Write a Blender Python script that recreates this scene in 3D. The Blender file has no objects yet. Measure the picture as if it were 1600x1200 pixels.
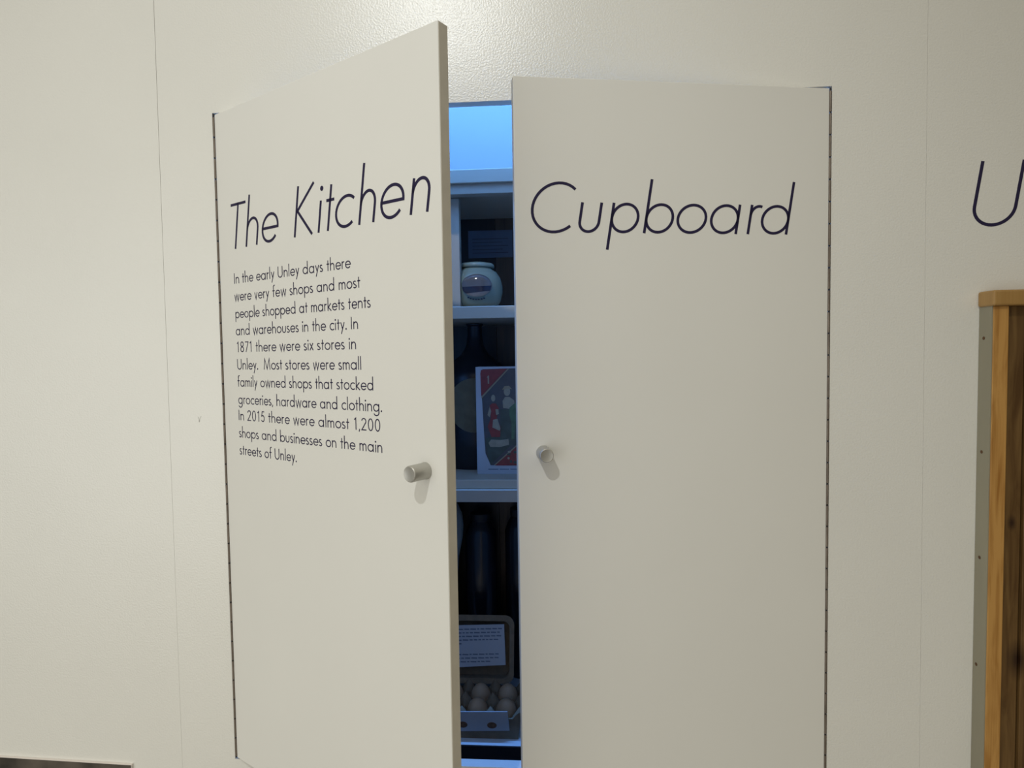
import bpy, bmesh, math, random
from mathutils import Vector, Matrix

S = bpy.context.scene
COL = S.collection
R = random.Random(7)
PI = math.pi

# ---------------------------------------------------------------- camera
ZT = 1.9                      # height of the cupboard opening's top above the floor
H = 1.108                     # opening height (opening is 1 m wide, x 0..1, wall face at y = 0)
TH = 0.018
AL, AR = 0.5441, 0.1924       # how far the two doors stand open
WL, WR, G = 0.4971, 0.4963, 0.0037

def cam_matrix(yaw, pitch, roll, loc):
    cy, sy, cp, sp, cr, sr = math.cos(yaw), math.sin(yaw), math.cos(pitch), math.sin(pitch), math.cos(roll), math.sin(roll)
    f = Vector((sy*cp, cy*cp, sp)); r = Vector((cy, -sy, 0)); d = f.cross(r)
    r2 = cr*r + sr*d; d2 = -sr*r + cr*d
    m = Matrix((r2, -d2, -f)).transposed().to_4x4()
    m.translation = loc
    return m

cd = bpy.data.cameras.new('camera'); cam = bpy.data.objects.new('camera', cd); COL.objects.link(cam)
cd.sensor_width = 36.0; cd.lens = 984.9/1600*36.0; cd.clip_start = 0.02
cam.matrix_world = cam_matrix(-0.0711, -0.0457, 0.0148, Vector((0.568, -1.0327, -0.4104+ZT)))
S.camera = cam

# ---------------------------------------------------------------- view, world, lights
S.view_settings.view_transform = 'Standard'; S.view_settings.look = 'None'
S.view_settings.gamma = 1.0; S.view_settings.exposure = 0.0
S.view_settings.use_curve_mapping = False

w = bpy.data.worlds.new('room_light'); S.world = w; w.use_nodes = True
# room light: bright from the ceiling downwards, dim from the far end of the room
_nt = w.node_tree; _tc = _nt.nodes.new('ShaderNodeTexCoord'); _sx = _nt.nodes.new('ShaderNodeSeparateXYZ'); _cr = _nt.nodes.new('ShaderNodeValToRGB')
_nt.links.new(_tc.outputs['Generated'], _sx.inputs[0]); _nt.links.new(_sx.outputs['Z'], _cr.inputs['Fac'])
_nt.links.new(_cr.outputs['Color'], _nt.nodes['Background'].inputs['Color'])
_cr.color_ramp.elements[0].position = 0.10; _cr.color_ramp.elements[1].position = 0.50
_cr.color_ramp.elements[0].color = (0.10, 0.09, 0.07, 1); _cr.color_ramp.elements[1].color = (1.0, 0.915, 0.70, 1)
_nt.nodes['Background'].inputs['Strength'].default_value = 0.50

def light(name, kind, loc, energy, color, **kw):
    l = bpy.data.lights.new(name, kind); l.energy = energy; l.color = color
    o = bpy.data.objects.new(name, l); COL.objects.link(o); o.location = loc
    for k, v in kw.items():
        if k != 'aim': setattr(l, k, v)
    if 'aim' in kw:
        o.rotation_euler = (Vector(kw['aim'])-Vector(loc)).to_track_quat('-Z', 'Y').to_euler()
    return o
light('ceiling_spot', 'SPOT', (0.08, -1.78, 1.165+ZT), 60, (0.98, 1.0, 0.98), aim=(0.2, 0, ZT-0.75), spot_size=math.radians(80), spot_blend=1.0, shadow_soft_size=0.022)
light('room_light_left', 'AREA', (-1.4, -2.2, ZT-0.6), 13.8, (0.96, 1.0, 1.0), aim=(0.2, 0, ZT-0.6), shape='DISK', size=2.0)
light('room_light_front', 'AREA', (-0.5, -2.6, ZT-0.95), 15.0, (1.0, 0.97, 0.86), aim=(0.2, 0, ZT-0.6), shape='DISK', size=2.8)
light('blue_strip', 'AREA', (0.5, 0.197, ZT+0.30), 16, (0.12, 0.36, 1.0), aim=(0.5, 0.197, ZT-0.5), shape='RECTANGLE', size=0.96, size_y=0.015)

# ---------------------------------------------------------------- materials
def mat(name, color, rough=0.5, metal=0.0, bump=0.0, bscale=300.0, var=0.0, vscale=20.0, stretch=(1, 1, 1), spec=0.5, detail=2.0):
    m = bpy.data.materials.new(name); m.use_nodes = True
    nt = m.node_tree; b = nt.nodes['Principled BSDF']
    b.inputs['Base Color'].default_value = (*color, 1)
    b.inputs['Roughness'].default_value = rough; b.inputs['Metallic'].default_value = metal
    b.inputs['Specular IOR Level'].default_value = spec
    tc = nt.nodes.new('ShaderNodeTexCoord'); mp = nt.nodes.new('ShaderNodeMapping')
    mp.inputs['Scale'].default_value = stretch
    nt.links.new(tc.outputs['Object'], mp.inputs['Vector'])
    if var:
        n = nt.nodes.new('ShaderNodeTexNoise'); n.inputs['Scale'].default_value = vscale; n.inputs['Detail'].default_value = 4
        r = nt.nodes.new('ShaderNodeValToRGB')
        r.color_ramp.elements[0].position = 0.3; r.color_ramp.elements[1].position = 0.7
        r.color_ramp.elements[0].color = (*[c*(1-var) for c in color], 1)
        r.color_ramp.elements[1].color = (*[min(1, c*(1+var)) for c in color], 1)
        nt.links.new(mp.outputs['Vector'], n.inputs['Vector']); nt.links.new(n.outputs['Fac'], r.inputs['Fac'])
        nt.links.new(r.outputs['Color'], b.inputs['Base Color'])
    if bump:
        n = nt.nodes.new('ShaderNodeTexNoise'); n.inputs['Scale'].default_value = bscale; n.inputs['Detail'].default_value = detail
        bp = nt.nodes.new('ShaderNodeBump'); bp.inputs['Strength'].default_value = 1.0; bp.inputs['Distance'].default_value = bump
        nt.links.new(mp.outputs['Vector'], n.inputs['Vector']); nt.links.new(n.outputs['Fac'], bp.inputs['Height'])
        nt.links.new(bp.outputs['Normal'], b.inputs['Normal'])
    return m

def wood(name, light_c, dark_c, knots=(), freq=28.0, rough=0.45, zs=2.6, lo=0.5, hi=0.82):
    """vertical grain running along z, with darker cathedral streaks and optional knots (x, z, radius)"""
    m = bpy.data.materials.new(name); m.use_nodes = True
    nt = m.node_tree; b = nt.nodes['Principled BSDF']; b.inputs['Roughness'].default_value = rough
    tc = nt.nodes.new('ShaderNodeTexCoord'); mp = nt.nodes.new('ShaderNodeMapping')
    mp.inputs['Scale'].default_value = (freq, freq, zs)
    nt.links.new(tc.outputs['Object'], mp.inputs['Vector'])
    n = nt.nodes.new('ShaderNodeTexNoise'); n.inputs['Scale'].default_value = 1.6; n.inputs['Detail'].default_value = 3; n.inputs['Distortion'].default_value = 0.8
    nt.links.new(mp.outputs['Vector'], n.inputs['Vector'])
    mp2 = nt.nodes.new('ShaderNodeMapping'); mp2.inputs['Scale'].default_value = (220, 220, 5)
    nt.links.new(tc.outputs['Object'], mp2.inputs['Vector'])
    n2 = nt.nodes.new('ShaderNodeTexNoise'); n2.inputs['Scale'].default_value = 2.0; n2.inputs['Detail'].default_value = 2
    nt.links.new(mp2.outputs['Vector'], n2.inputs['Vector'])
    ad = nt.nodes.new('ShaderNodeMath'); ad.operation = 'MULTIPLY_ADD'; ad.inputs[1].default_value = 0.25
    nt.links.new(n2.outputs['Fac'], ad.inputs[0]); nt.links.new(n.outputs['Fac'], ad.inputs[2])
    r = nt.nodes.new('ShaderNodeValToRGB')
    r.color_ramp.elements[0].position = lo; r.color_ramp.elements[1].position = hi
    r.color_ramp.elements[0].color = (*light_c, 1); r.color_ramp.elements[1].color = (*dark_c, 1)
    nt.links.new(ad.outputs[0], r.inputs['Fac'])
    out = r.outputs['Color']
    for kx, kz, kr in knots:
        sub = nt.nodes.new('ShaderNodeVectorMath'); sub.operation = 'SUBTRACT'; sub.inputs[1].default_value = (kx, 0, kz)
        mu = nt.nodes.new('ShaderNodeVectorMath'); mu.operation = 'MULTIPLY'; mu.inputs[1].default_value = (1, 0, 0.55)
        le = nt.nodes.new('ShaderNodeVectorMath'); le.operation = 'LENGTH'
        mr = nt.nodes.new('ShaderNodeMapRange'); mr.inputs['From Min'].default_value = kr*0.3; mr.inputs['From Max'].default_value = kr*1.8
        mr.inputs['To Min'].default_value = 1; mr.inputs['To Max'].default_value = 0
        mx = nt.nodes.new('ShaderNodeMixRGB'); mx.inputs['Color2'].default_value = (0.03, 0.012, 0.004, 1)
        nt.links.new(tc.outputs['Object'], sub.inputs[0]); nt.links.new(sub.outputs[0], mu.inputs[0]); nt.links.new(mu.outputs[0], le.inputs[0])
        nt.links.new(le.outputs['Value'], mr.inputs['Value']); nt.links.new(mr.outputs[0], mx.inputs['Fac']); nt.links.new(out, mx.inputs['Color1'])
        out = mx.outputs['Color']
    nt.links.new(out, b.inputs['Base Color'])
    return m

M_WALL = mat('white_wall_paint', (0.80, 0.79, 0.745), 0.31, bump=0.0004, bscale=330, var=0.012, vscale=6, spec=0.75)
M_DOOR = mat('white_door_laminate', (0.80, 0.79, 0.75), 0.55, bump=0.00005, bscale=500, var=0.01, vscale=5, spec=0.3)
M_EDGE = mat('door_edge_band', (0.62, 0.58, 0.50), 0.55, var=0.04, vscale=40)
M_NAVY = mat('navy_vinyl', (0.020, 0.015, 0.055), 0.45, var=0.05, vscale=60, spec=0.3)
M_ALU = mat('brushed_aluminium', (0.50, 0.49, 0.455), 0.45, metal=0.65, bump=0.00004, bscale=900, stretch=(1, 0.1, 1))
M_HINGE = mat('brown_hinge_metal', (0.20, 0.165, 0.135), 0.45, metal=0.5, var=0.25, vscale=25)
M_PIN = mat('dark_hinge_pin', (0.025, 0.018, 0.014), 0.6, var=0.2)
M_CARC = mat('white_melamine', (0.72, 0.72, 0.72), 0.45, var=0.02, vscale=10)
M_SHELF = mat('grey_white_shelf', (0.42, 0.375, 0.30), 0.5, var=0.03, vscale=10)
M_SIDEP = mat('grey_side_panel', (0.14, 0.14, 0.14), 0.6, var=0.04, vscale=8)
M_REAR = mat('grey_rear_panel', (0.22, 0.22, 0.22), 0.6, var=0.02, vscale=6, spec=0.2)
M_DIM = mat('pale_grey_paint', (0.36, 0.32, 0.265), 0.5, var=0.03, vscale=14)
M_DARKB = wood('near_black_board', (0.020, 0.016, 0.014), (0.010, 0.008, 0.007))
M_BROWNB = wood('brown_board', (0.075, 0.045, 0.025), (0.035, 0.020, 0.012))
M_BLACK = mat('black_strip', (0.012, 0.009, 0.010), 0.5, var=0.2)
M_CELADON = mat('pale_green_glaze', (0.20, 0.245, 0.205), 0.22, var=0.05, vscale=18)
M_GREY = mat('grey_print', (0.26, 0.26, 0.29), 0.12, var=0.12, vscale=60)
M_INK = mat('dark_blue_ink', (0.015, 0.022, 0.06), 0.12, var=0.2)
M_PALE = mat('pale_ink', (0.22, 0.25, 0.32), 0.2, var=0.2)
M_GLASS = bpy.data.materials.new('clear_glass'); M_GLASS.use_nodes = True
_b = M_GLASS.node_tree.nodes['Principled BSDF']; _b.inputs['Transmission Weight'].default_value = 1.0; _b.inputs['Roughness'].default_value = 0.09; _b.inputs['IOR'].default_value = 1.42
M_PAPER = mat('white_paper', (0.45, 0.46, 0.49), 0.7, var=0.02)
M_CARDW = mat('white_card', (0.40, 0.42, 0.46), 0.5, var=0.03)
M_TEXT = mat('grey_printed_text', (0.16, 0.17, 0.20), 0.7, var=0.2)
M_RED = mat('red_print', (0.20, 0.022, 0.025), 0.4, var=0.15, vscale=90)
M_GREEN = mat('dark_green_print', (0.035, 0.055, 0.045), 0.4, var=0.3, vscale=50)
M_BLUEP = mat('slate_print', (0.05, 0.052, 0.06), 0.4, var=0.2, vscale=40)
M_CREAM = mat('cream_print', (0.27, 0.235, 0.17), 0.5, var=0.15, vscale=90)
M_TROU = mat('green_print', (0.045, 0.11, 0.06), 0.4, var=0.2, vscale=90)
M_GOLD = mat('gold_line_print', (0.25, 0.20, 0.13), 0.4, var=0.1)
M_BOTTLE = mat('near_black_glass', (0.010, 0.011, 0.016), 0.25, var=0.2)
M_LABEL = mat('aged_cream_label', (0.30, 0.26, 0.17), 0.7, var=0.12, vscale=50)
M_PULP = mat('grey_brown_pulp', (0.22, 0.165, 0.105), 0.9, bump=0.0008, bscale=400, var=0.15, vscale=60)
M_EGG = mat('brown_eggshell', (0.45, 0.30, 0.18), 0.5, var=0.06, vscale=60)
M_ENAMEL = mat('white_enamel', (0.55, 0.57, 0.52), 0.3, var=0.03)
M_PRINT = mat('dark_photo_print', (0.075, 0.062, 0.050), 0.4, var=0.75, vscale=16)
M_FOAM = mat('white_foam_edge', (0.80, 0.74, 0.70), 0.6, var=0.02)
M_SIDE = mat('grey_painted_timber', (0.30, 0.275, 0.20), 0.6, var=0.08, vscale=14, stretch=(1, 1, .2))
M_PINE = wood('varnished_pine', (0.53, 0.285, 0.082), (0.33, 0.145, 0.028), freq=40, zs=4.5, lo=0.58, hi=0.86)
M_CAP = wood('pine_cap', (0.42, 0.25, 0.085), (0.33, 0.18, 0.05), freq=14)
M_BRD = wood('brown_boards', (0.175, 0.098, 0.032), (0.085, 0.040, 0.010), knots=((1.2666, ZT-0.6806, 0.0045), (1.2790, ZT-0.8966, 0.011)), freq=40, zs=5, lo=0.48, hi=0.8)
M_SCREW = mat('rusty_screw', (0.12, 0.06, 0.025), 0.5, metal=0.4, var=0.3)
M_FLOOR = mat('grey_floor', (0.34, 0.31, 0.27), 0.5, var=0.1, vscale=8)
M_CEIL = mat('white_ceiling', (0.8, 0.79, 0.76), 0.8, bump=0.0004, bscale=120)
M_MARK = mat('scuff_grey', (0.58, 0.57, 0.53), 0.6, var=0.05)

# ---------------------------------------------------------------- mesh helpers
def join(bm, tmp):
    me = bpy.data.meshes.new('tmp'); tmp.to_mesh(me); tmp.free(); bm.from_mesh(me); bpy.data.meshes.remove(me)
def box(bm, x0, x1, y0, y1, z0, z1, bev=0.0, seg=2, xf=None):
    t = bmesh.new(); bmesh.ops.create_cube(t, size=1)
    for v in t.verts:
        v.co = Vector((x0+(v.co.x+.5)*(x1-x0), y0+(v.co.y+.5)*(y1-y0), z0+(v.co.z+.5)*(z1-z0)))
    if bev: bmesh.ops.bevel(t, geom=t.edges[:], offset=bev, segments=seg, affect='EDGES', profile=0.5)
    if xf is not None: bmesh.ops.transform(t, matrix=xf, verts=t.verts)
    join(bm, t)
def lathe(bm, prof, c=(0, 0, 0), axis='z', n=40, cap=True, sy=1.0):
    """prof: (radius, height) pairs from base to top"""
    t = bmesh.new(); rings = []
    for r, h in prof:
        ring = []
        for k in range(n):
            a = 2*PI*k/n; x, y = r*math.cos(a), r*math.sin(a)*sy
            ring.append(t.verts.new((c[0]+x, c[1]+y, c[2]+h) if axis == 'z' else (c[0]+x, c[1]-h, c[2]+y)))
        rings.append(ring)
    for a, b in zip(rings, rings[1:]):
        for k in range(n): t.faces.new((a[k], a[(k+1) % n], b[(k+1) % n], b[k]))
    if cap:
        t.faces.new(rings[0][::-1]); t.faces.new(rings[-1])
    bmesh.ops.recalc_face_normals(t, faces=t.faces)
    join(bm, t)
def prism(bm, pts, y0, y1):
    """polygon in x,z extruded from y0 to y1"""
    t = bmesh.new()
    a = [t.verts.new((x, y0, z)) for x, z in pts]; b = [t.verts.new((x, y1, z)) for x, z in pts]
    t.faces.new(a); t.faces.new(b[::-1]); n = len(pts)
    for i in range(n): t.faces.new((a[i], b[i], b[(i+1) % n], a[(i+1) % n]))
    bmesh.ops.recalc_face_normals(t, faces=t.faces)
    join(bm, t)
def ell(cx, cz, rx, rz, n=28, a0=0, a1=2*PI):
    full = abs(a1-a0-2*PI) < 1e-6
    m = n if full else n+1
    return [(cx+rx*math.cos(a0+(a1-a0)*k/n), cz+rz*math.sin(a0+(a1-a0)*k/n)) for k in range(m)]
def rrect(x0, x1, z0, z1, r, n=6):
    p = []
    for cx, cz, a in ((x1-r, z1-r, 0), (x0+r, z1-r, PI/2), (x0+r, z0+r, PI), (x1-r, z0+r, 1.5*PI)):
        p += [(cx+r*math.cos(a+PI/2*k/n), cz+r*math.sin(a+PI/2*k/n)) for k in range(n+1)]
    return p
def NB(): return bmesh.new()
def wpos(o):
    v = Vector(o.location)
    while o.parent: o = o.parent; v = v + o.location
    return v
CAB = False                   # while True, shapes are given in the display shelving's own frame:
SC, OFF = 1.1425, Vector((-0.0809, 0.1472, 0.0585))   # drawn at 1:1.1425, it stands 0.2 m behind the wall panel
def cab(x, y, z): return Vector((x, y, z))*SC + OFF if CAB else Vector((x, y, z))
def obj(name, bm, m, parent=None, local=False, origin=None, smooth=False, label=None):
    """links ONE mesh object; coordinates are room coordinates with z measured from the opening's top unless local"""
    me = bpy.data.meshes.new(name)
    off = Vector((0, 0, 0))
    if not local:
        if CAB:
            for v in bm.verts: v.co = v.co*SC + OFF
            if origin: origin = cab(*origin)
        base = Vector(origin) if origin else Vector((0, 0, 0))
        pw = wpos(parent) if parent else Vector((0, 0, 0))
        loc = base + (Vector((0, 0, ZT)) if origin else Vector((0, 0, 0))) - pw
        bmesh.ops.translate(bm, verts=bm.verts, vec=(Vector((0, 0, 0)) - base) if origin else Vector((0, 0, ZT)))
        off = loc
    bm.to_mesh(me); bm.free()
    o = bpy.data.objects.new(name, me); COL.objects.link(o)
    if parent: o.parent = parent
    o.location = off
    me.materials.append(m)
    if smooth:
        for p in me.polygons: p.use_smooth = True
        try: me.set_sharp_from_angle(angle=math.radians(40))
        except Exception: pass
    if label: o['label'] = label
    return o
def thing(name, label, cat, loc, group=None, rotz=0):
    o = bpy.data.objects.new(name, None); COL.objects.link(o); o.empty_display_size = 0.02
    o.location = cab(*loc) + Vector((0, 0, ZT)); o.rotation_euler = (0, 0, rotz)
    return tag(o, label, cat, group)
def tag(o, label, cat, group=None):
    o['label'] = label; o['category'] = cat
    if group: o['group'] = group
    return o
def struct(name, bm, m):
    o = obj(name, bm, m); o['kind'] = 'structure'; return o

# ---------------------------------------------------------------- lettering: monoline strokes, cap height 1
def arc(cx, cy, rx, ry, d0, d1, n=None):
    n = n or max(6, int(abs(d1-d0)/9))
    return [(cx+rx*math.cos(math.radians(d0+(d1-d0)*k/n)), cy+ry*math.sin(math.radians(d0+(d1-d0)*k/n))) for k in range(n+1)]
def glyph(c, w):
    h = w/2; X = 0.61; A = 1.1; D = -0.34; r = X/2-h+0.006; cy = X/2; rx = r*1.03
    st = h+0.02                                   # left stem
    bowl = lambda cx: arc(cx, cy, rx, r, 0, 360)
    if c == ' ': return [], 0.30
    if c == 'a': return [bowl(rx+h), [(2*rx+h, 0), (2*rx+h, X)]], 2*rx+w+0.06
    if c == 'b': return [[(st, 0), (st, A)], bowl(st+rx)], st+2*rx+h
    if c == 'c': return [arc(rx+h, cy, rx, r, 48, 312)], 2*rx+h-0.07
    if c == 'd': return [bowl(rx+h), [(2*rx+h, 0), (2*rx+h, A)]], 2*rx+w+0.06
    if c == 'e':
        k = 0.46/0.61
        return [[(h+0.004, cy)] + arc(rx+h, cy, rx*0.98, r, 0, 322)], 2*rx+w-0.02
    if c == 'f': return [[(0.15, 0), (0.15, 0.9)] + arc(0.31, 0.9, 0.16, 0.2-h, 180, 75), [(0.0, X-h), (0.32, X-h)]], 0.33
    if c == 'g': return [bowl(rx+h), [(2*rx+h, X), (2*rx+h, -0.08)] + arc(rx+h+0.01, -0.08, rx-0.01, 0.28-h, 0, -160)], 2*rx+w+0.06
    if c in 'hn':
        t = A if c == 'h' else X
        return [[(st, 0), (st, t)], arc(st+0.205, X-0.24-h+0.006, 0.205, 0.24, 180, 0) + [(st+0.41, 0)]], st+0.41+h+0.04
    if c == 'm': return [[(st, 0), (st, X)], arc(st+0.165, X-0.2-h+0.006, 0.165, 0.2, 180, 0) + [(st+0.33, 0)], arc(st+0.495, X-0.2-h+0.006, 0.165, 0.2, 180, 0) + [(st+0.66, 0)]], st+0.66+h+0.04
    if c == 'i': return [[(st, 0), (st, X)], ('dot', st, 0.84)], w+0.06
    if c == 'k': return [[(st, 0), (st, A)], [(0.42, X), (st, 0.26)], [(st+0.05, 0.30), (0.46, 0)]], 0.48
    if c == 'l': return [[(st, 0), (st, A)]], w+0.06
    if c == 'o': return [bowl(rx+h)], 2*rx+w
    if c == 'p': return [[(st, D), (st, X)], bowl(st+rx)], st+2*rx+h
    if c == 'q': return [bowl(rx+h), [(2*rx+h, D), (2*rx+h, X)]], 2*rx+w+0.06
    if c == 'r': return [[(st, 0), (st, X)], arc(st+0.17, X-0.19-h, 0.17, 0.19, 180, 68)], 0.31
    if c == 's': return [arc(0.17, X*0.735, 0.135, X*0.265-h, 40, 250) + arc(0.17, X*0.255, 0.16, X*0.255-h+.006, 70, -150)], 0.37
    if c == 't': return [[(0.15, 0), (0.15, 0.87)], [(0.0, X-h), (0.31, X-h)]], 0.31
    if c == 'u': return [[(st, X)] + arc(st+0.2, 0.2+h-0.006, 0.2, 0.2, 180, 360) + [(st+0.4, X)]], st+0.4+h+0.04
    if c == 'v': return [[(h, X), (0.22, 0), (0.44-h, X)]], 0.44
    if c == 'w': return [[(h, X), (0.2, 0), (0.375, X), (0.55, 0), (0.75-h, X)]], 0.75
    if c == 'x': return [[(h, X), (0.42, 0)], [(0.41, X), (h, 0)]], 0.45
    if c == 'y': return [[(h, X), (0.245, 0.02)], [(0.47-h, X), (0.09, D)]], 0.47
    if c == 'T': return [[(0, 1-h), (0.46, 1-h)], [(0.23, 0), (0.23, 1)]], 0.46
    if c == 'K': return [[(st, 0), (st, 1)], [(0.5, 1), (st+0.02, 0.5)], [(st+0.02, 0.52), (0.56, 0)]], 0.58
    if c == 'C': return [arc(0.52, 0.5, 0.52-h, 0.52-h, 48, 312)], 0.93
    if c == 'I': return [[(st, 0), (st, 1)]], w+0.08
    if c == 'U': return [[(st, 1)] + arc(st+0.285, 0.285+h-0.01, 0.285, 0.285, 180, 360) + [(st+0.57, 1)]], st+0.57+h+0.05
    if c == 'M': return [[(h, 0), (0.14, 1), (0.45, 0.06), (0.76, 1), (0.9-h, 0)]], 0.93
    if c == '0': return [arc(0.29, 0.5, 0.27-h, 0.51-h, 0, 360)], 0.60
    if c == '1': return [[(0.10, 0.82), (0.26, 1-h), (0.26, 0)]], 0.46
    if c == '2': return [arc(0.28, 0.74, 0.21, 0.27-h, 170, -30) + [(0.06, h), (0.52, h)]], 0.58
    if c == '5': return [[(0.46, 1-h), (0.19, 1-h), (0.11, 0.55)] + arc(0.25, 0.32, 0.25-h, 0.32-h, 130, -150)], 0.56
    if c == '7': return [[(0.05, 1-h), (0.49, 1-h), (0.16, 0)]], 0.54
    if c == '8': return [arc(0.28, 0.75, 0.19, 0.26-h, 0, 360), arc(0.28, 0.26, 0.25-h, 0.27-h, 0, 360)], 0.58
    if c == '.': return [('dot', 0.07, 0.055)], 0.16
    if c == ',': return [[(0.10, 0.09), (0.03, -0.12)]], 0.17
    raise ValueError(c)
def stroke(bm, pts, wx, thick, y):
    """pts already in metres (x, z); flat vinyl strip of width wx whose face stands thick proud of plane y"""
    n = len(pts)
    if n > 2 and (Vector(pts[0])-Vector(pts[-1])).length < 1e-6: closed = True; pts = pts[:-1]; n -= 1
    else: closed = False
    P = [Vector(p) for p in pts]; L = []; Rr = []
    for i in range(n):
        a = P[i-1] if (i > 0 or closed) else None; b = P[(i+1) % n] if (i < n-1 or closed) else None
        d1 = (P[i]-a).normalized() if a is not None else None; d2 = (b-P[i]).normalized() if b is not None else None
        if d1 is None: d1 = d2
        if d2 is None: d2 = d1
        n1 = Vector((-d1.y, d1.x)); n2 = Vector((-d2.y, d2.x)); m = n1+n2
        if m.length < 1e-3: m = n1
        m.normalize(); k = min(1/max(m.dot(n1), 0.25), 2.6)
        L.append(P[i]+m*wx/2*k); Rr.append(P[i]-m*wx/2*k)
    f = y-thick
    lv = [bm.verts.new((p.x, f, p.y)) for p in L]; rv = [bm.verts.new((p.x, f, p.y)) for p in Rr]
    lb = [bm.verts.new((p.x, y, p.y)) for p in L]; rb = [bm.verts.new((p.x, y, p.y)) for p in Rr]
    for i in range(n if closed else n-1):
        j = (i+1) % n
        bm.faces.new((lv[i], rv[i], rv[j], lv[j])); bm.faces.new((lb[i], lv[i], lv[j], lb[j])); bm.faces.new((rv[i], rb[i], rb[j], rv[j]))
    if not closed:
        bm.faces.new((lb[0], rb[0], rv[0], lv[0])); bm.faces.new((lv[-1], rv[-1], rb[-1], lb[-1]))
def put(bm, shapes, x, z, s, w, y, slant=0.0, sx=1.0, thick=0.0003):
    for g in shapes:
        if g[0] == 'dot':
            cx = x+(g[1]*sx+g[2]*slant)*s; r = s*w*0.85
            prism(bm, ell(cx, z+g[2]*s, r, r, 16), y-thick, y)
        else:
            stroke(bm, [(x+(px*sx+pz*slant)*s, z+pz*s) for px, pz in g], s*w, thick, y)
def line_text(bm, text, x0, x1, z, s, w, y, slant=0.0, gap=0.085, space=0.36):
    sh = []; x = 0.0
    for c in text:
        g, adv = glyph(c, w)
        if c == ' ': x += space
        else: sh.append((x, g)); x += adv+gap
    x -= gap; sx = (x1-x0)/(x*s)
    for gx, g in sh: put(bm, g, x0+gx*s*sx, z, s, w, y, slant, sx)
def at_text(bm, items, z, s, w, y, slant):
    """items: (char, left edge of the glyph at the baseline, horizontal stretch)"""
    for c, x, sx in items:
        g, adv = glyph(c, w); put(bm, g, x, z, s, w, y, slant, sx)

# ---------------------------------------------------------------- the setting
bm = NB()
XL, XR, ZB, ZC, D = -2.6, 3.4, -ZT, 1.16, 0.02
prism(bm, [(XL, ZB), (-0.09735, ZB), (-0.09635, -0.9), (-0.0940, 0.2), (-0.0937, ZC), (XL, ZC)], 0, D)      # panel left of the seam
prism(bm, [(-0.0970, ZB), (0, ZB), (0, ZC), (-0.0930, ZC), (-0.0933, 0.2), (-0.0961, -0.9)], 0, D)
box(bm, 0, 1, 0, D, 0, ZC)
box(bm, 0, 1, 0, D, ZB, -H)
prism(bm, [(1, ZB), (1.1480, ZB), (1.1375, ZC), (1, ZC)], 0, D)
prism(bm, [(1.1483, ZB), (XR, ZB), (XR, ZC), (1.1378, ZC)], 0, D)
struct('wall_back', bm, M_WALL)
bm = NB(); box(bm, XL, XR, 0.62, 0.70, ZB, ZC); struct('wall_rear', bm, M_CEIL)
bm = NB(); box(bm, XL, XR, -4.0, 0.70, ZB-0.1, ZB); struct('floor', bm, M_FLOOR)

# ---------------------------------------------------------------- the cupboard
cup = thing('built_in_cupboard', 'white cupboard built into the wall, both its doors ajar, shelves lit blue inside', 'cupboard', (0.5, 0.02, -H))
BK = 0.36
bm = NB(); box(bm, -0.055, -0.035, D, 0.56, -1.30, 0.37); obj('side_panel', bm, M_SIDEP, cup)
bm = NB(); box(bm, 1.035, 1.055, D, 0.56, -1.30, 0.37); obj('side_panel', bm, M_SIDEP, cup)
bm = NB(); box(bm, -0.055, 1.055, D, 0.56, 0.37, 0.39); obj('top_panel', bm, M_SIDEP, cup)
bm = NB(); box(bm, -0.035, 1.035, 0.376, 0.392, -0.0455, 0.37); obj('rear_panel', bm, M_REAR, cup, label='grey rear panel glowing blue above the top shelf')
CAB = True
XA, XB = 0.0405, 0.9760
bm = NB(); box(bm, XA, 0.437, 0.345, BK, -1.110, -0.091); obj('back_board', bm, M_DARKB, cup, label='near black back board')
bm = NB(); box(bm, 0.438, XB, 0.345, BK, -1.110, -0.091); obj('back_board', bm, M_BROWNB, cup, label='brown back board')
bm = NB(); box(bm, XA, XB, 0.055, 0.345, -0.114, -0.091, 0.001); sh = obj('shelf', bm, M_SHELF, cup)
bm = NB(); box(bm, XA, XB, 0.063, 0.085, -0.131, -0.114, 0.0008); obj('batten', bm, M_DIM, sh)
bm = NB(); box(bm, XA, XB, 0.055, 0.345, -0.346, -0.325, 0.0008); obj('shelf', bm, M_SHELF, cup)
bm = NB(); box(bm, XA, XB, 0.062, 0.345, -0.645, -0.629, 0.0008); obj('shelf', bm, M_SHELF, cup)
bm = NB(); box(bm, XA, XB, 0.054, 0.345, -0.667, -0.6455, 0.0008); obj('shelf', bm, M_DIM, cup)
bm = NB(); box(bm, XA, XB, 0.036, 0.345, -1.110, -1.093); fb = obj('floor_board', bm, M_CARC, cup)
bm = NB(); box(bm, XA, XB, 0.033, 0.036, -1.160, -1.0935); obj('front_strip', bm, M_BLACK, fb, label='black front strip')
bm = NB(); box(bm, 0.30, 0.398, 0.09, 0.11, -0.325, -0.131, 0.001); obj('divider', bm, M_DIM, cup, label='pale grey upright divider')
CAB = False

def hinge(x):
    bm = NB(); z = -0.006; k = 0
    while z-0.033 > -H+0.004:
        lathe(bm, [(0.0019, z-0.033), (0.0019, z-0.0012)], (x, 0.0004, 0), n=12); z -= 0.0343; k += 1
    h = obj('piano_hinge', bm, M_HINGE, cup, smooth=True)
    bm = NB(); lathe(bm, [(0.0013, -H+0.003), (0.0013, -0.002)], (x, 0.0008, 0), n=8); obj('hinge_pin', bm, M_PIN, h)
hinge(0.0020); hinge(0.9980)

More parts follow.
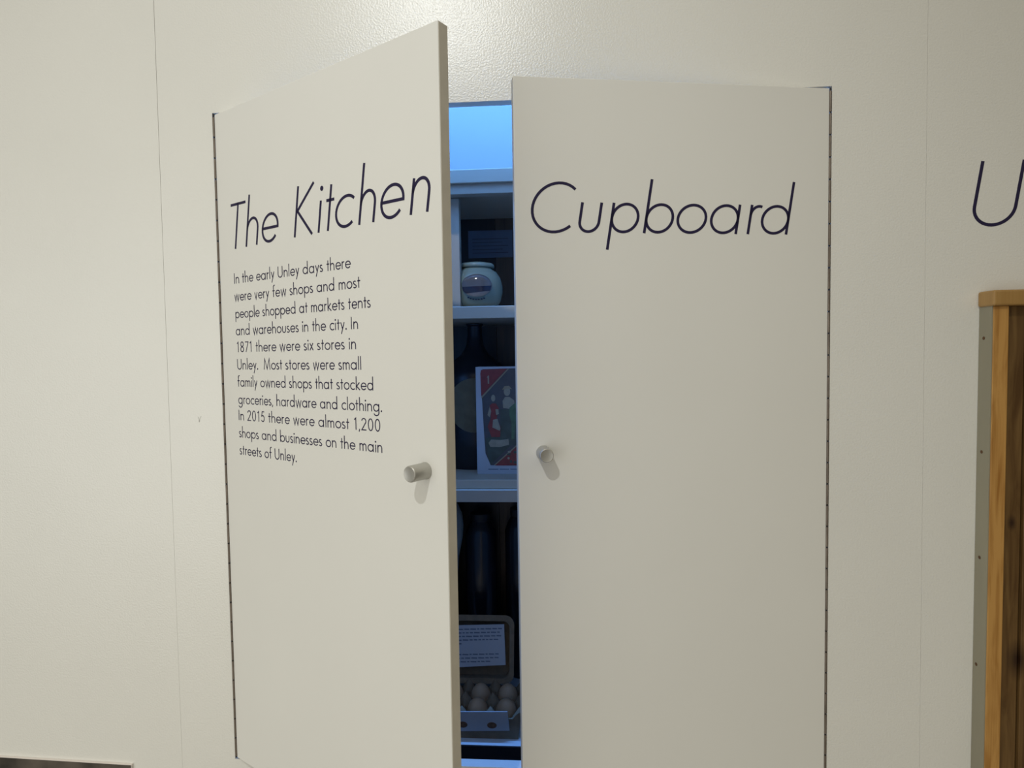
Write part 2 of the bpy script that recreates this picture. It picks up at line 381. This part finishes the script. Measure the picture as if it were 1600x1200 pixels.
def door_obj(x, ang, side, w, label):
    bm = NB(); z0, z1 = -H+0.003, -0.003
    a, b = (0, w) if side == 'l' else (-w, 0)
    box(bm, a, b, 0, TH, z0, z1, 0.0009, 2)
    d = obj('door', bm, M_DOOR, cup, local=True, label=label)
    d.location = Vector((x, 0, ZT)) - Vector(cup.location); d.rotation_euler = (0, 0, ang)
    e = NB()
    if side == 'l': box(e, w-0.0004, w+0.0004, 0.0012, TH-0.0008, z0+0.001, z1-0.001)
    else: box(e, -w-0.0004, -w+0.0004, 0.0012, TH-0.0008, z0+0.001, z1-0.001)
    obj('edge_band', e, M_EDGE, d, local=True, label='beige edge band')
    return d
dl = door_obj(G, -AL, 'l', WL, 'wide open left door carrying a heading and a paragraph')
dr = door_obj(1-G, AR, 'r', WR, 'right door standing slightly ajar')

def knob(door, x, z):
    bm = NB()
    lathe(bm, [(0.0112, 0), (0.0112, 0.001), (0.0106, 0.004), (0.0106, 0.0275), (0.0100, 0.0290), (0.0092, 0.0295), (0.0088, 0.0293)], (x, 0, z), axis='y', n=48)
    obj('knob', bm, M_ALU, door, local=True, smooth=True, label='small cylindrical brushed metal knob')
knob(dl, 0.4612, -0.557); knob(dr, -0.4582, -0.558)

SL = 0.16
CAP = 0.0735; TW = 0.057
bm = NB()
at_text(bm, [('T', 0.0280, 1.25), ('h', 0.0765, 0.95), ('e', 0.1195, 0.94)], -0.2298, CAP, TW, 0, SL)
obj('title_word', bm, M_NAVY, dl, local=True)
bm = NB()
at_text(bm, [('K', 0.2020, 1.09), ('i', 0.2580, 1.0), ('t', 0.2740, 0.75), ('c', 0.2955, 1.0), ('h', 0.3450, 0.92), ('e', 0.3865, 0.96), ('n', 0.4420, 0.94)], -0.2298, CAP, TW, 0, SL)
obj('title_word', bm, M_NAVY, dl, local=True)
bm = NB()
at_text(bm, [('C', -0.478, 1.01), ('u', -0.405, 1.0), ('p', -0.3565, 0.95), ('b', -0.303, 0.97), ('o', -0.2520, 1.04), ('a', -0.1985, 1.0), ('r', -0.1375, 1.0), ('d', -0.116, 1.0)], -0.2290, CAP, TW, 0, SL)
obj('title_word', bm, M_NAVY, dr, local=True)

PARA = [('In the early Unley days there', 0.0417, 0.3287, -0.2862), ('were very few shops and most', 0.0412, 0.3472, -0.3148),
        ('people shopped at markets tents', 0.0420, 0.3668, -0.3430), ('and warehouses in the city. In', 0.0418, 0.3412, -0.3710),
        ('1871 there were six stores in', 0.0420, 0.3362, -0.3988), ('Unley.  Most stores were small', 0.0422, 0.3456, -0.4274),
        ('family owned shops that stocked', 0.0416, 0.3690, -0.4556), ('groceries, hardware and clothing.', 0.0420, 0.3845, -0.4844),
        ('In 2015 there were almost 1,200', 0.0412, 0.3808, -0.5115), ('shops and businesses on the main', 0.0411, 0.3835, -0.5402),
        ('streets of Unley.', 0.0412, 0.1946, -0.5690)]
for text, x0, x1, z in PARA:
    bm = NB(); line_text(bm, text, x0, x1, z, 0.0172, 0.088, 0)
    obj('text_line', bm, M_NAVY, dl, local=True)

# ---------------------------------------------------------------- things in the cupboard
CAB = True
# squat glazed jar with a domed oval label
t = thing('glazed_jar', 'squat pale green glazed jar with an oval label on the upper shelf', 'jar', (0.421, 0.140, -0.325))
bm = NB()
lathe(bm, [(0.030, -0.325), (0.036, -0.323), (0.044, -0.312), (0.0485, -0.295), (0.0485, -0.283), (0.045, -0.268), (0.038, -0.257), (0.030, -0.252), (0.029, -0.249)], (0.421, 0.140, 0), n=64)
obj('body', bm, M_CELADON, t, smooth=True)
bm = NB()
lathe(bm, [(0.032, -0.2488), (0.0335, -0.247), (0.0335, -0.244), (0.031, -0.241), (0.018, -0.2385), (0.004, -0.238)], (0.421, 0.140, 0), n=64)
obj('lid', bm, M_CELADON, t, smooth=True)
def dome(cx, y, cz, rx, rz, h, n=36, m=8, cut=None):
    b = NB(); rings = []
    for i in range(m):
        q = i/m; s = math.cos(q*PI/2)
        rings.append([b.verts.new((cx+rx*s*math.cos(2*PI*k/n), y-h*math.sin(q*PI/2), cz+rz*s*math.sin(2*PI*k/n))) for k in range(n)])
    tip = b.verts.new((cx, y-h, cz))
    for a, c in zip(rings, rings[1:]):
        for k in range(n): b.faces.new((a[k], a[(k+1) % n], c[(k+1) % n], c[k]))
    for k in range(n): b.faces.new((rings[-1][k], rings[-1][(k+1) % n], tip))
    b.faces.new(rings[0][::-1])
    bmesh.ops.recalc_face_normals(b, faces=b.faces)
    return b
OX, OZ = 0.4275, -0.2855
bm = NB(); prism(bm, ell(OX, OZ, 0.0268, 0.0200, 40), 0.0895, 0.112); pl = obj('oval_label', bm, M_GREY, t, label='grey oval label with a dark band')
bm = NB(); prism(bm, [(OX-0.0256, OZ-0.002), (OX+0.0260, OZ-0.001), (OX+0.0235, OZ-0.0095), (OX-0.018, OZ-0.0135), (OX-0.0235, OZ-0.0100)], 0.0892, 0.0895)
bd = obj('label_band', bm, M_INK, pl)
bm = dome(OX, 0.0893, OZ, 0.0272, 0.0204, 0.007); obj('glass_dome', bm, M_GLASS, t, smooth=True)
bm = NB()
for k in range(7):
    a = math.radians(-122+k*9.4); x, z = OX+0.030*math.cos(a), OZ+0.0245*math.sin(a)
    yy = 0.140-math.sqrt(max(0, 0.0475**2-(x-0.421)**2))
    box(bm, x-0.0014, x+0.0014, yy-0.001, yy+0.004, z-0.0009, z+0.0009)
obj('printed_mark', bm, M_INK, t)

# card on the back board
bm = NB(); box(bm, 0.379, 0.4755, 0.3435, 0.3449, -0.198, -0.139); c = obj('label_card', bm, mat('blue_grey_card', (0.11, 0.13, 0.17), 0.6, var=0.08), origin=(0.427, 0.344, -0.198))
tag(c, 'dim blue grey printed card on the back board above the jar', 'card')
bm = NB()
for k in range(5): box(bm, 0.388, 0.466-0.012*(k % 2), 0.3432, 0.3435, -0.158-k*0.0075, -0.1565-k*0.0075)
obj('printed_line', bm, M_BLUEP, c)

# illustrated cardboard box
X0, Z0, U = 0.4195, -0.431, 0.000177
fx = lambda X: X0+(X-48)*U
fz = lambda Y: Z0-(Y-60)*U
fp = lambda *p: [(fx(a), fz(b)) for a, b in p]
t = thing('illustrated_box', 'upright white box with a red cornered picture of two figures on the middle shelf', 'box', (0.482, 0.135, -0.629))
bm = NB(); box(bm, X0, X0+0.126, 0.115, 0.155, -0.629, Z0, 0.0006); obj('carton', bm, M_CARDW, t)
RX = 690
bm = NB(); prism(bm, fp((125, 85), (RX, 75), (RX, 1090), (190, 1085), (172, 1040), (138, 960), (128, 780), (112, 420), (98, 130), (105, 95)), 0.1147, 0.115)
pic = obj('picture_panel', bm, M_BLUEP, t, label='dark picture panel')
def deco(name, m, poly, y=0.1144, th=0.0003):
    b = NB(); prism(b, poly, y, y+th); return obj(name, b, m, pic)
deco('green_ground', M_GREEN, fp((300, 500), (RX, 480), (RX, 860), (400, 880), (190, 1080), (150, 960), (140, 800), (300, 760)))
deco('red_corner', M_RED, fp((125, 87), (375, 82), (104, 365), (99, 130), (106, 96)), 0.1141)
deco('red_corner', M_RED, fp((235, 1083), (500, 850), (RX, 850), (RX, 1088), (235, 1087)), 0.1141)
deco('gold_line', M_GOLD, fp((380, 84), (396, 84), (108, 388), (106, 366)), 0.1138)
deco('gold_line', M_GOLD, fp((222, 1083), (480, 858), (490, 866), (238, 1085)), 0.1138)
deco('printed_numeral', M_CREAM, fp((165, 170), (180, 150), (188, 150), (188, 235), (174, 235), (174, 172)), 0.1138)
deco('red_dress', M_RED, fp((190, 460), (215, 440), (255, 440), (285, 490), (262, 590), (300, 690), (295, 790), (205, 790), (165, 680), (200, 590)), 0.1141)
deco('white_apron', M_CREAM, fp((222, 610), (270, 600), (298, 700), (290, 725), (215, 690)), 0.1138)
deco('sleeve', M_CREAM, fp((165, 560), (190, 470), (205, 520), (190, 585)), 0.1138)
deco('sleeve', M_CREAM, fp((250, 500), (280, 500), (285, 550), (255, 560)), 0.1138)
deco('woman_head', M_CREAM, ell(fx(228), fz(385), 22*U, 36*U, 16), 0.1138)
deco('pale_sack', M_CREAM, fp((172, 850), (200, 815), (300, 820), (380, 810), (385, 870), (290, 895), (190, 892)), 0.1138)
deco('man_head', M_CREAM, ell(fx(372), fz(318), 34*U, 46*U, 18), 0.1141)
deco('man_hat', M_GOLD, fp((322, 300), (345, 262), (395, 258), (425, 296), (372, 286)), 0.1138)
deco('man_shirt', M_CREAM, fp((325, 415), (350, 375), (395, 372), (445, 410), (450, 490), (400, 498), (330, 488)), 0.1141)
deco('green_trousers', M_TROU, fp((395, 485), (462, 430), (475, 560), (452, 700), (440, 810), (412, 815), (415, 640), (392, 560)), 0.1138)
rr = random.Random(3)
for k in range(9):
    deco('floral_mark', M_CREAM if k % 3 == 0 else M_GREEN, ell(fx(rr.uniform(340, 500)), fz(rr.uniform(940, 1070)), rr.uniform(8, 20)*U, rr.uniform(6, 16)*U, 9), 0.1138-0.00002*k)
bm = NB()
for a, b in ((165, 270), (285, 380), (395, 520)): box(bm, fx(a), fx(b), 0.1147, 0.115, fz(1132), fz(1122))
obj('printed_text', bm, M_TEXT, t)

# dark bottle behind the box
t = thing('dark_bottle', 'large black bottle with a round cream label, half behind the picture box', 'bottle', (0.405, 0.225, -0.629))
bm = NB()
lathe(bm, [(0.066, -0.629), (0.070, -0.622), (0.070, -0.47), (0.066, -0.445), (0.050, -0.425), (0.028, -0.408), (0.018, -0.392), (0.0145, -0.37), (0.0145, -0.352), (0.017, -0.350), (0.017, -0.3475)], (0.405, 0.225, 0), n=48)
obj('glass', bm, M_BOTTLE, t, smooth=True)
b = NB(); n = 24; grid = {}
for i in range(n+1):
    for j in range(n+1):
        u, v = -1+2*i/n, -1+2*j/n
        x, z = u*math.sqrt(1-v*v/2), v*math.sqrt(1-u*u/2)
        ang = x*0.054/0.0706+0.10
        grid[i, j] = b.verts.new((0.405+0.0706*math.sin(ang), 0.225-0.0706*math.cos(ang), -0.505+z*0.052))
for i in range(n):
    for j in range(n): b.faces.new((grid[i, j], grid[i+1, j], grid[i+1, j+1], grid[i, j+1]))
bmesh.ops.solidify(b, geom=b.faces[:], thickness=0.0004)
obj('round_label', b, M_LABEL, t, smooth=True, label='round cream label')

# things on the cupboard floor
FZ = -1.093
for x, r, h, lb in ((0.402, 0.034, 0.335, 'tall dark canister behind the egg carton, wholly within the gap between the doors'), (0.487, 0.033, 0.345, 'tall dark canister behind the egg carton, cut off by the right door')):
    t = thing('dark_canister', lb, 'canister', (x, 0.295, FZ), 'dark canisters behind the egg carton')
    bm = NB(); lathe(bm, [(r-.003, FZ), (r, FZ+.004), (r, FZ+h-.035), (r-.006, FZ+h-.018), (r*.62, FZ+h-.006), (r*.60, FZ+h-.004)], (x, 0.295, 0), n=40); obj('body', bm, M_BOTTLE, t, smooth=True)
    bm = NB(); lathe(bm, [(r*.62, FZ+h-.004), (r*.66, FZ+h), (r*.66, FZ+h+.012), (r*.3, FZ+h+.018)], (x, 0.295, 0), n=40); obj('lid', bm, M_BLACK, t, smooth=True)
t = thing('enamel_jug', 'tall white jug standing mostly hidden behind the wide open door', 'jug', (0.300, 0.265, FZ))
bm = NB(); lathe(bm, [(0.048, FZ), (0.050, FZ+.004), (0.052, FZ+.18), (0.058, FZ+.26), (0.066, FZ+.30), (0.0685, FZ+.325), (0.066, FZ+.35), (0.055, FZ+.375), (0.045, FZ+.39), (0.048, FZ+.40)], (0.300, 0.265, 0), n=48); obj('body', bm, M_ENAMEL, t, smooth=True)
bm = NB()
cen = [Vector((0.300-0.050-0.040*math.sin(PI*k/16), 0.265, FZ+0.355-0.175*k/16)) for k in range(17)]
rings = []
for k, c in enumerate(cen):
    d = (cen[min(k+1, 16)]-cen[max(k-1, 0)]).normalized(); sd = Vector((0, 1, 0)); up = d.cross(sd)
    rings.append([bm.verts.new(c+sd*0.007*math.cos(2*PI*q/12)+up*0.005*math.sin(2*PI*q/12)) for q in range(12)])
for a, b2 in zip(rings, rings[1:]):
    for q in range(12): bm.faces.new((a[q], a[(q+1) % 12], b2[(q+1) % 12], b2[q]))
bm.faces.new(rings[0][::-1]); bm.faces.new(rings[-1])
bmesh.ops.recalc_face_normals(bm, faces=bm.faces)
obj('handle', bm, M_ENAMEL, t, smooth=True)
t = thing('white_bowl', 'small white bowl on the cupboard floor beside the egg carton', 'bowl', (0.541, 0.105, FZ))
bm = NB(); lathe(bm, [(0.018, FZ), (0.019, FZ+.004), (0.032, FZ+.018), (0.038, FZ+.04), (0.0365, FZ+.04), (0.030, FZ+.02), (0.012, FZ+.008)], (0.541, 0.105, 0), n=40); obj('shell', bm, M_CARC, t, smooth=True)
bm = NB(); lathe(bm, [(0.0382, FZ+.0385), (0.0388, FZ+.040), (0.0374, FZ+.0415), (0.0362, FZ+.040)], (0.541, 0.105, 0), n=40, cap=False); obj('rim', bm, M_CARC, t, smooth=True)

# egg carton: tray with cups, raised lid, labels
t = thing('egg_carton', 'open grey brown pulp egg carton with printed white labels on the cupboard floor', 'egg carton', (0.415, 0.11, FZ))
colx = (0.366, 0.4175, 0.469); rowy = (0.078, 0.128)
bm = NB()
nx, ny = 90, 60; ex0, ex1, ey0, ey1 = 0.337, 0.498, 0.050, 0.158
g = {}
def tray(x, y):
    best = min(math.hypot(x-a, y-b) for a in colx for b in rowy)
    h = 0.040
    if best < 0.0255: h = 0.040-0.034*math.sqrt(max(0, 1-(best/0.0255)**2))
    pk = min(math.hypot(x-a, y-b) for a in (0.340, 0.3918, 0.4432, 0.496) for b in (0.056, 0.103, 0.152))
    if pk < 0.014: h = max(h, 0.040+0.020*(1-pk/0.014))
    return h
for i in range(nx+1):
    for j in range(ny+1):
        x = ex0+(ex1-ex0)*i/nx; y = ey0+(ey1-ey0)*j/ny
        g[i, j] = bm.verts.new((x, y, FZ+tray(x, y)))
for i in range(nx):
    for j in range(ny): bm.faces.new((g[i, j], g[i+1, j], g[i+1, j+1], g[i, j+1]))
ed = [g[i, 0] for i in range(nx+1)]+[g[nx, j] for j in range(1, ny+1)]+[g[i, ny] for i in range(nx-1, -1, -1)]+[g[0, j] for j in range(ny-1, 0, -1)]
low = [bm.verts.new((0.4175+(v.co.x-0.4175)*0.93, 0.104+(v.co.y-0.104)*0.9, FZ)) for v in ed]
for i in range(len(ed)):
    j = (i+1) % len(ed); bm.faces.new((ed[i], low[i], low[j], ed[j]))
bm.faces.new(low[::-1])
bmesh.ops.recalc_face_normals(bm, faces=bm.faces)
tr = obj('tray', bm, M_PULP, t, smooth=True)
# lid leaning back from the rear edge
LM = Matrix.Translation((0, 0.162, -1.048)) @ Matrix.Rotation(math.radians(-19), 4, 'X')
def lidded(b): bmesh.ops.transform(b, matrix=LM, verts=b.verts); return b
bm = NB()
outer = rrect(0.322, 0.4785, 0.0, 0.125, 0.018); inner = rrect(0.331, 0.4695, 0.010, 0.114, 0.013)
o1 = [bm.verts.new((x, -0.012, z)) for x, z in outer]; i1 = [bm.verts.new((x, -0.012, z)) for x, z in inner]
i2 = [bm.verts.new((0.400+(x-0.400)*.97, 0.012, 0.062+(z-0.062)*.95)) for x, z in inner]; o2 = [bm.verts.new((0.400+(x-0.400)*.95, 0.017, 0.062+(z-0.062)*.93)) for x, z in outer]
n = len(outer)
for i in range(n):
    j = (i+1) % n
    bm.faces.new((o1[i], o1[j], i1[j], i1[i])); bm.faces.new((i1[i], i1[j], i2[j], i2[i])); bm.faces.new((o1[j], o1[i], o2[i], o2[j]))
bm.faces.new(i2); bm.faces.new(o2[::-1])
bmesh.ops.recalc_face_normals(bm, faces=bm.faces)
lid = obj('lid', lidded(bm), M_PULP, t, smooth=True)
bm = NB(); prism(bm, [(0.325, 0.104), (0.4585, 0.1085), (0.4625, 0.0345), (0.325, 0.026)], -0.0136, -0.0130)
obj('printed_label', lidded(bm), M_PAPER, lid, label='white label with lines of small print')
bm = NB()
rr = random.Random(5)
for k in range(10):
    if k in (5, 6): continue
    z = 0.0985-k*0.0066; x = 0.330
    xe = 0.4545 if k not in (4, 9) else 0.375+0.06*(k == 9)
    while x < xe-0.006:
        l = rr.uniform(0.004, 0.012); box(bm, x, min(x+l, xe), -0.0139, -0.0136, z-0.0011+(x-0.39)*0.035, z+0.0011+(x-0.39)*0.035); x += l+0.0022
obj('printed_lines', lidded(bm), M_TEXT, lid)
FM = Matrix.Translation((0, 0.0475, FZ+0.041)) @ Matrix.Rotation(math.radians(9), 4, 'X')
bm = NB(); prism(bm, [(0.332, 0.0125), (0.4745, 0.0165), (0.4775, -0.0215), (0.332, -0.0275)], -0.0020, -0.0004); bmesh.ops.transform(bm, matrix=FM, verts=bm.verts)
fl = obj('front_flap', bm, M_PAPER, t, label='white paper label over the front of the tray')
M_STAIN = mat('brown_ink', (0.16, 0.08, 0.04), 0.8, var=0.3, vscale=200)
for x in (0.3945, 0.4465):
    bm = NB(); prism(bm, ell(x, -0.0115, 0.0085, 0.0062, 20), -0.0024, -0.0020)
    bmesh.ops.transform(bm, matrix=FM, verts=bm.verts); obj('brown_smudge', bm, M_STAIN, fl, label='brown smudge')

egg_words = {(0, 0): 'front row, farthest left', (1, 0): 'front row, middle cup', (2, 0): 'front row, right end', (0, 1): 'back row, farthest left', (1, 1): 'back row, middle cup', (2, 1): 'back row, right end'}
eb = NB(); lathe(eb, [(0.002, -0.0285), (0.010, -0.026), (0.0175, -0.019), (0.0212, -0.009), (0.0220, 0.0), (0.0205, 0.010), (0.0165, 0.019), (0.010, 0.0255), (0.002, 0.0285)], n=32)
proto = obj('egg', eb, M_EGG, local=True, smooth=True)
for j, y in enumerate(rowy):
    for i, x in enumerate(colx):
        e = proto if (i, j) == (0, 0) else proto.copy()
        if e is not proto: COL.objects.link(e)
        e.location = cab(x, y, FZ+0.036) + Vector((0, 0, ZT)); e.rotation_euler = (0.1*(i-1), 0.12*(j-.5), i+j)
        tag(e, 'brown egg in the open carton, ' + egg_words[i, j], 'egg', 'eggs in the open carton')

CAB = False
# ---------------------------------------------------------------- things on the wall
t = thing('wall_letter', 'large slanted navy letter U on the wall above the wooden frame', 'letter', (1.25, 0, -0.222))
bm = NB(); at_text(bm, [('U', 1.2047, 1.07)], -0.2221, 0.0990, 0.05, 0, 0.16); obj('vinyl_stroke', bm, M_NAVY, t)

t = thing('wooden_frame', 'tall wooden frame with pine cap against the wall, grey on its side', 'wooden frame', (1.5, -0.018, -ZT))
x0, ft = 1.224, -0.347
bm = NB(); box(bm, x0+0.0015, x0+0.0245, -0.0300, -0.0005, -ZT, ft, 0.0015); obj('post', bm, M_PINE, t)
bm = NB(); box(bm, x0, x0+0.0015, -0.0292, -0.0005, -ZT, ft); sp = obj('side_strip', bm, M_SIDE, t, label='grey side strip with rusty screws')
bm = NB(); box(bm, x0-0.003, 1.78, -0.0375, -0.0005, ft, ft+0.0235, 0.003, 3); obj('cap_rail', bm, M_CAP, t)
bx = x0+0.0245
for k in range(6):
    bm = NB(); e = bx+0.0335 if k == 0 else bx+0.085
    box(bm, bx+0.0004, e-0.0012 if k else e-0.003, -0.018-0.002*(k % 2), -0.006, -ZT, ft, 0.0008); obj('board', bm, M_BRD, t); bx = e
bm = NB(); box(bm, x0+0.0245, bx, -0.006, -0.0005, -ZT, ft); obj('backing', bm, M_BLACK, t)
bm = NB(); box(bm, bx, bx+0.0255, -0.0300, -0.0005, -ZT, ft, 0.0015); obj('post', bm, M_PINE, t)
for z, y in ((-0.395, -0.012), (-0.571, -0.012), (-0.737, -0.012), (-0.909, -0.009)):
    bm = NB()
    lathe(bm, [(0.0026, 0), (0.0026, 0.0005), (0.0012, 0.0008)], (0, 0, 0), n=14)
    bmesh.ops.transform(bm, matrix=Matrix.Translation((x0, y, z)) @ Matrix.Rotation(-PI/2, 4, 'Y'), verts=bm.verts)
    obj('screw', bm, M_SCREW, sp, smooth=True)

t = thing('photo_panel', 'dark photographic panel mounted low on the wall left of the cupboard', 'picture', (-0.55, 0, -1.5))
XF = Matrix.Translation((-0.1874, 0, -1.1215)) @ Matrix.Rotation(math.radians(1.55), 4, 'Y')
bm = NB(); box(bm, -0.75, 0, -0.0050, -0.0002, -0.5, 0, xf=XF); obj('foam_board', bm, M_FOAM, t)
bm = NB(); box(bm, -0.7495, -0.0005, -0.0056, -0.0050, -0.4995, -0.0005, xf=XF); obj('print', bm, M_PRINT, t, label='dark brown photographic print')

bm = NB()
for p in ([(-0.0440, -0.5075), (-0.0425, -0.5115), (-0.0420, -0.5165)], [(-0.0385, -0.5065), (-0.0408, -0.5110), (-0.0420, -0.5165)]): stroke(bm, p, 0.0011, 0.0001, 0)
c = obj('scuff_mark', bm, M_MARK, origin=(-0.042, 0, -0.512)); tag(c, 'tiny grey forked scuff on the bare wall left of the cupboard', 'scuff mark')
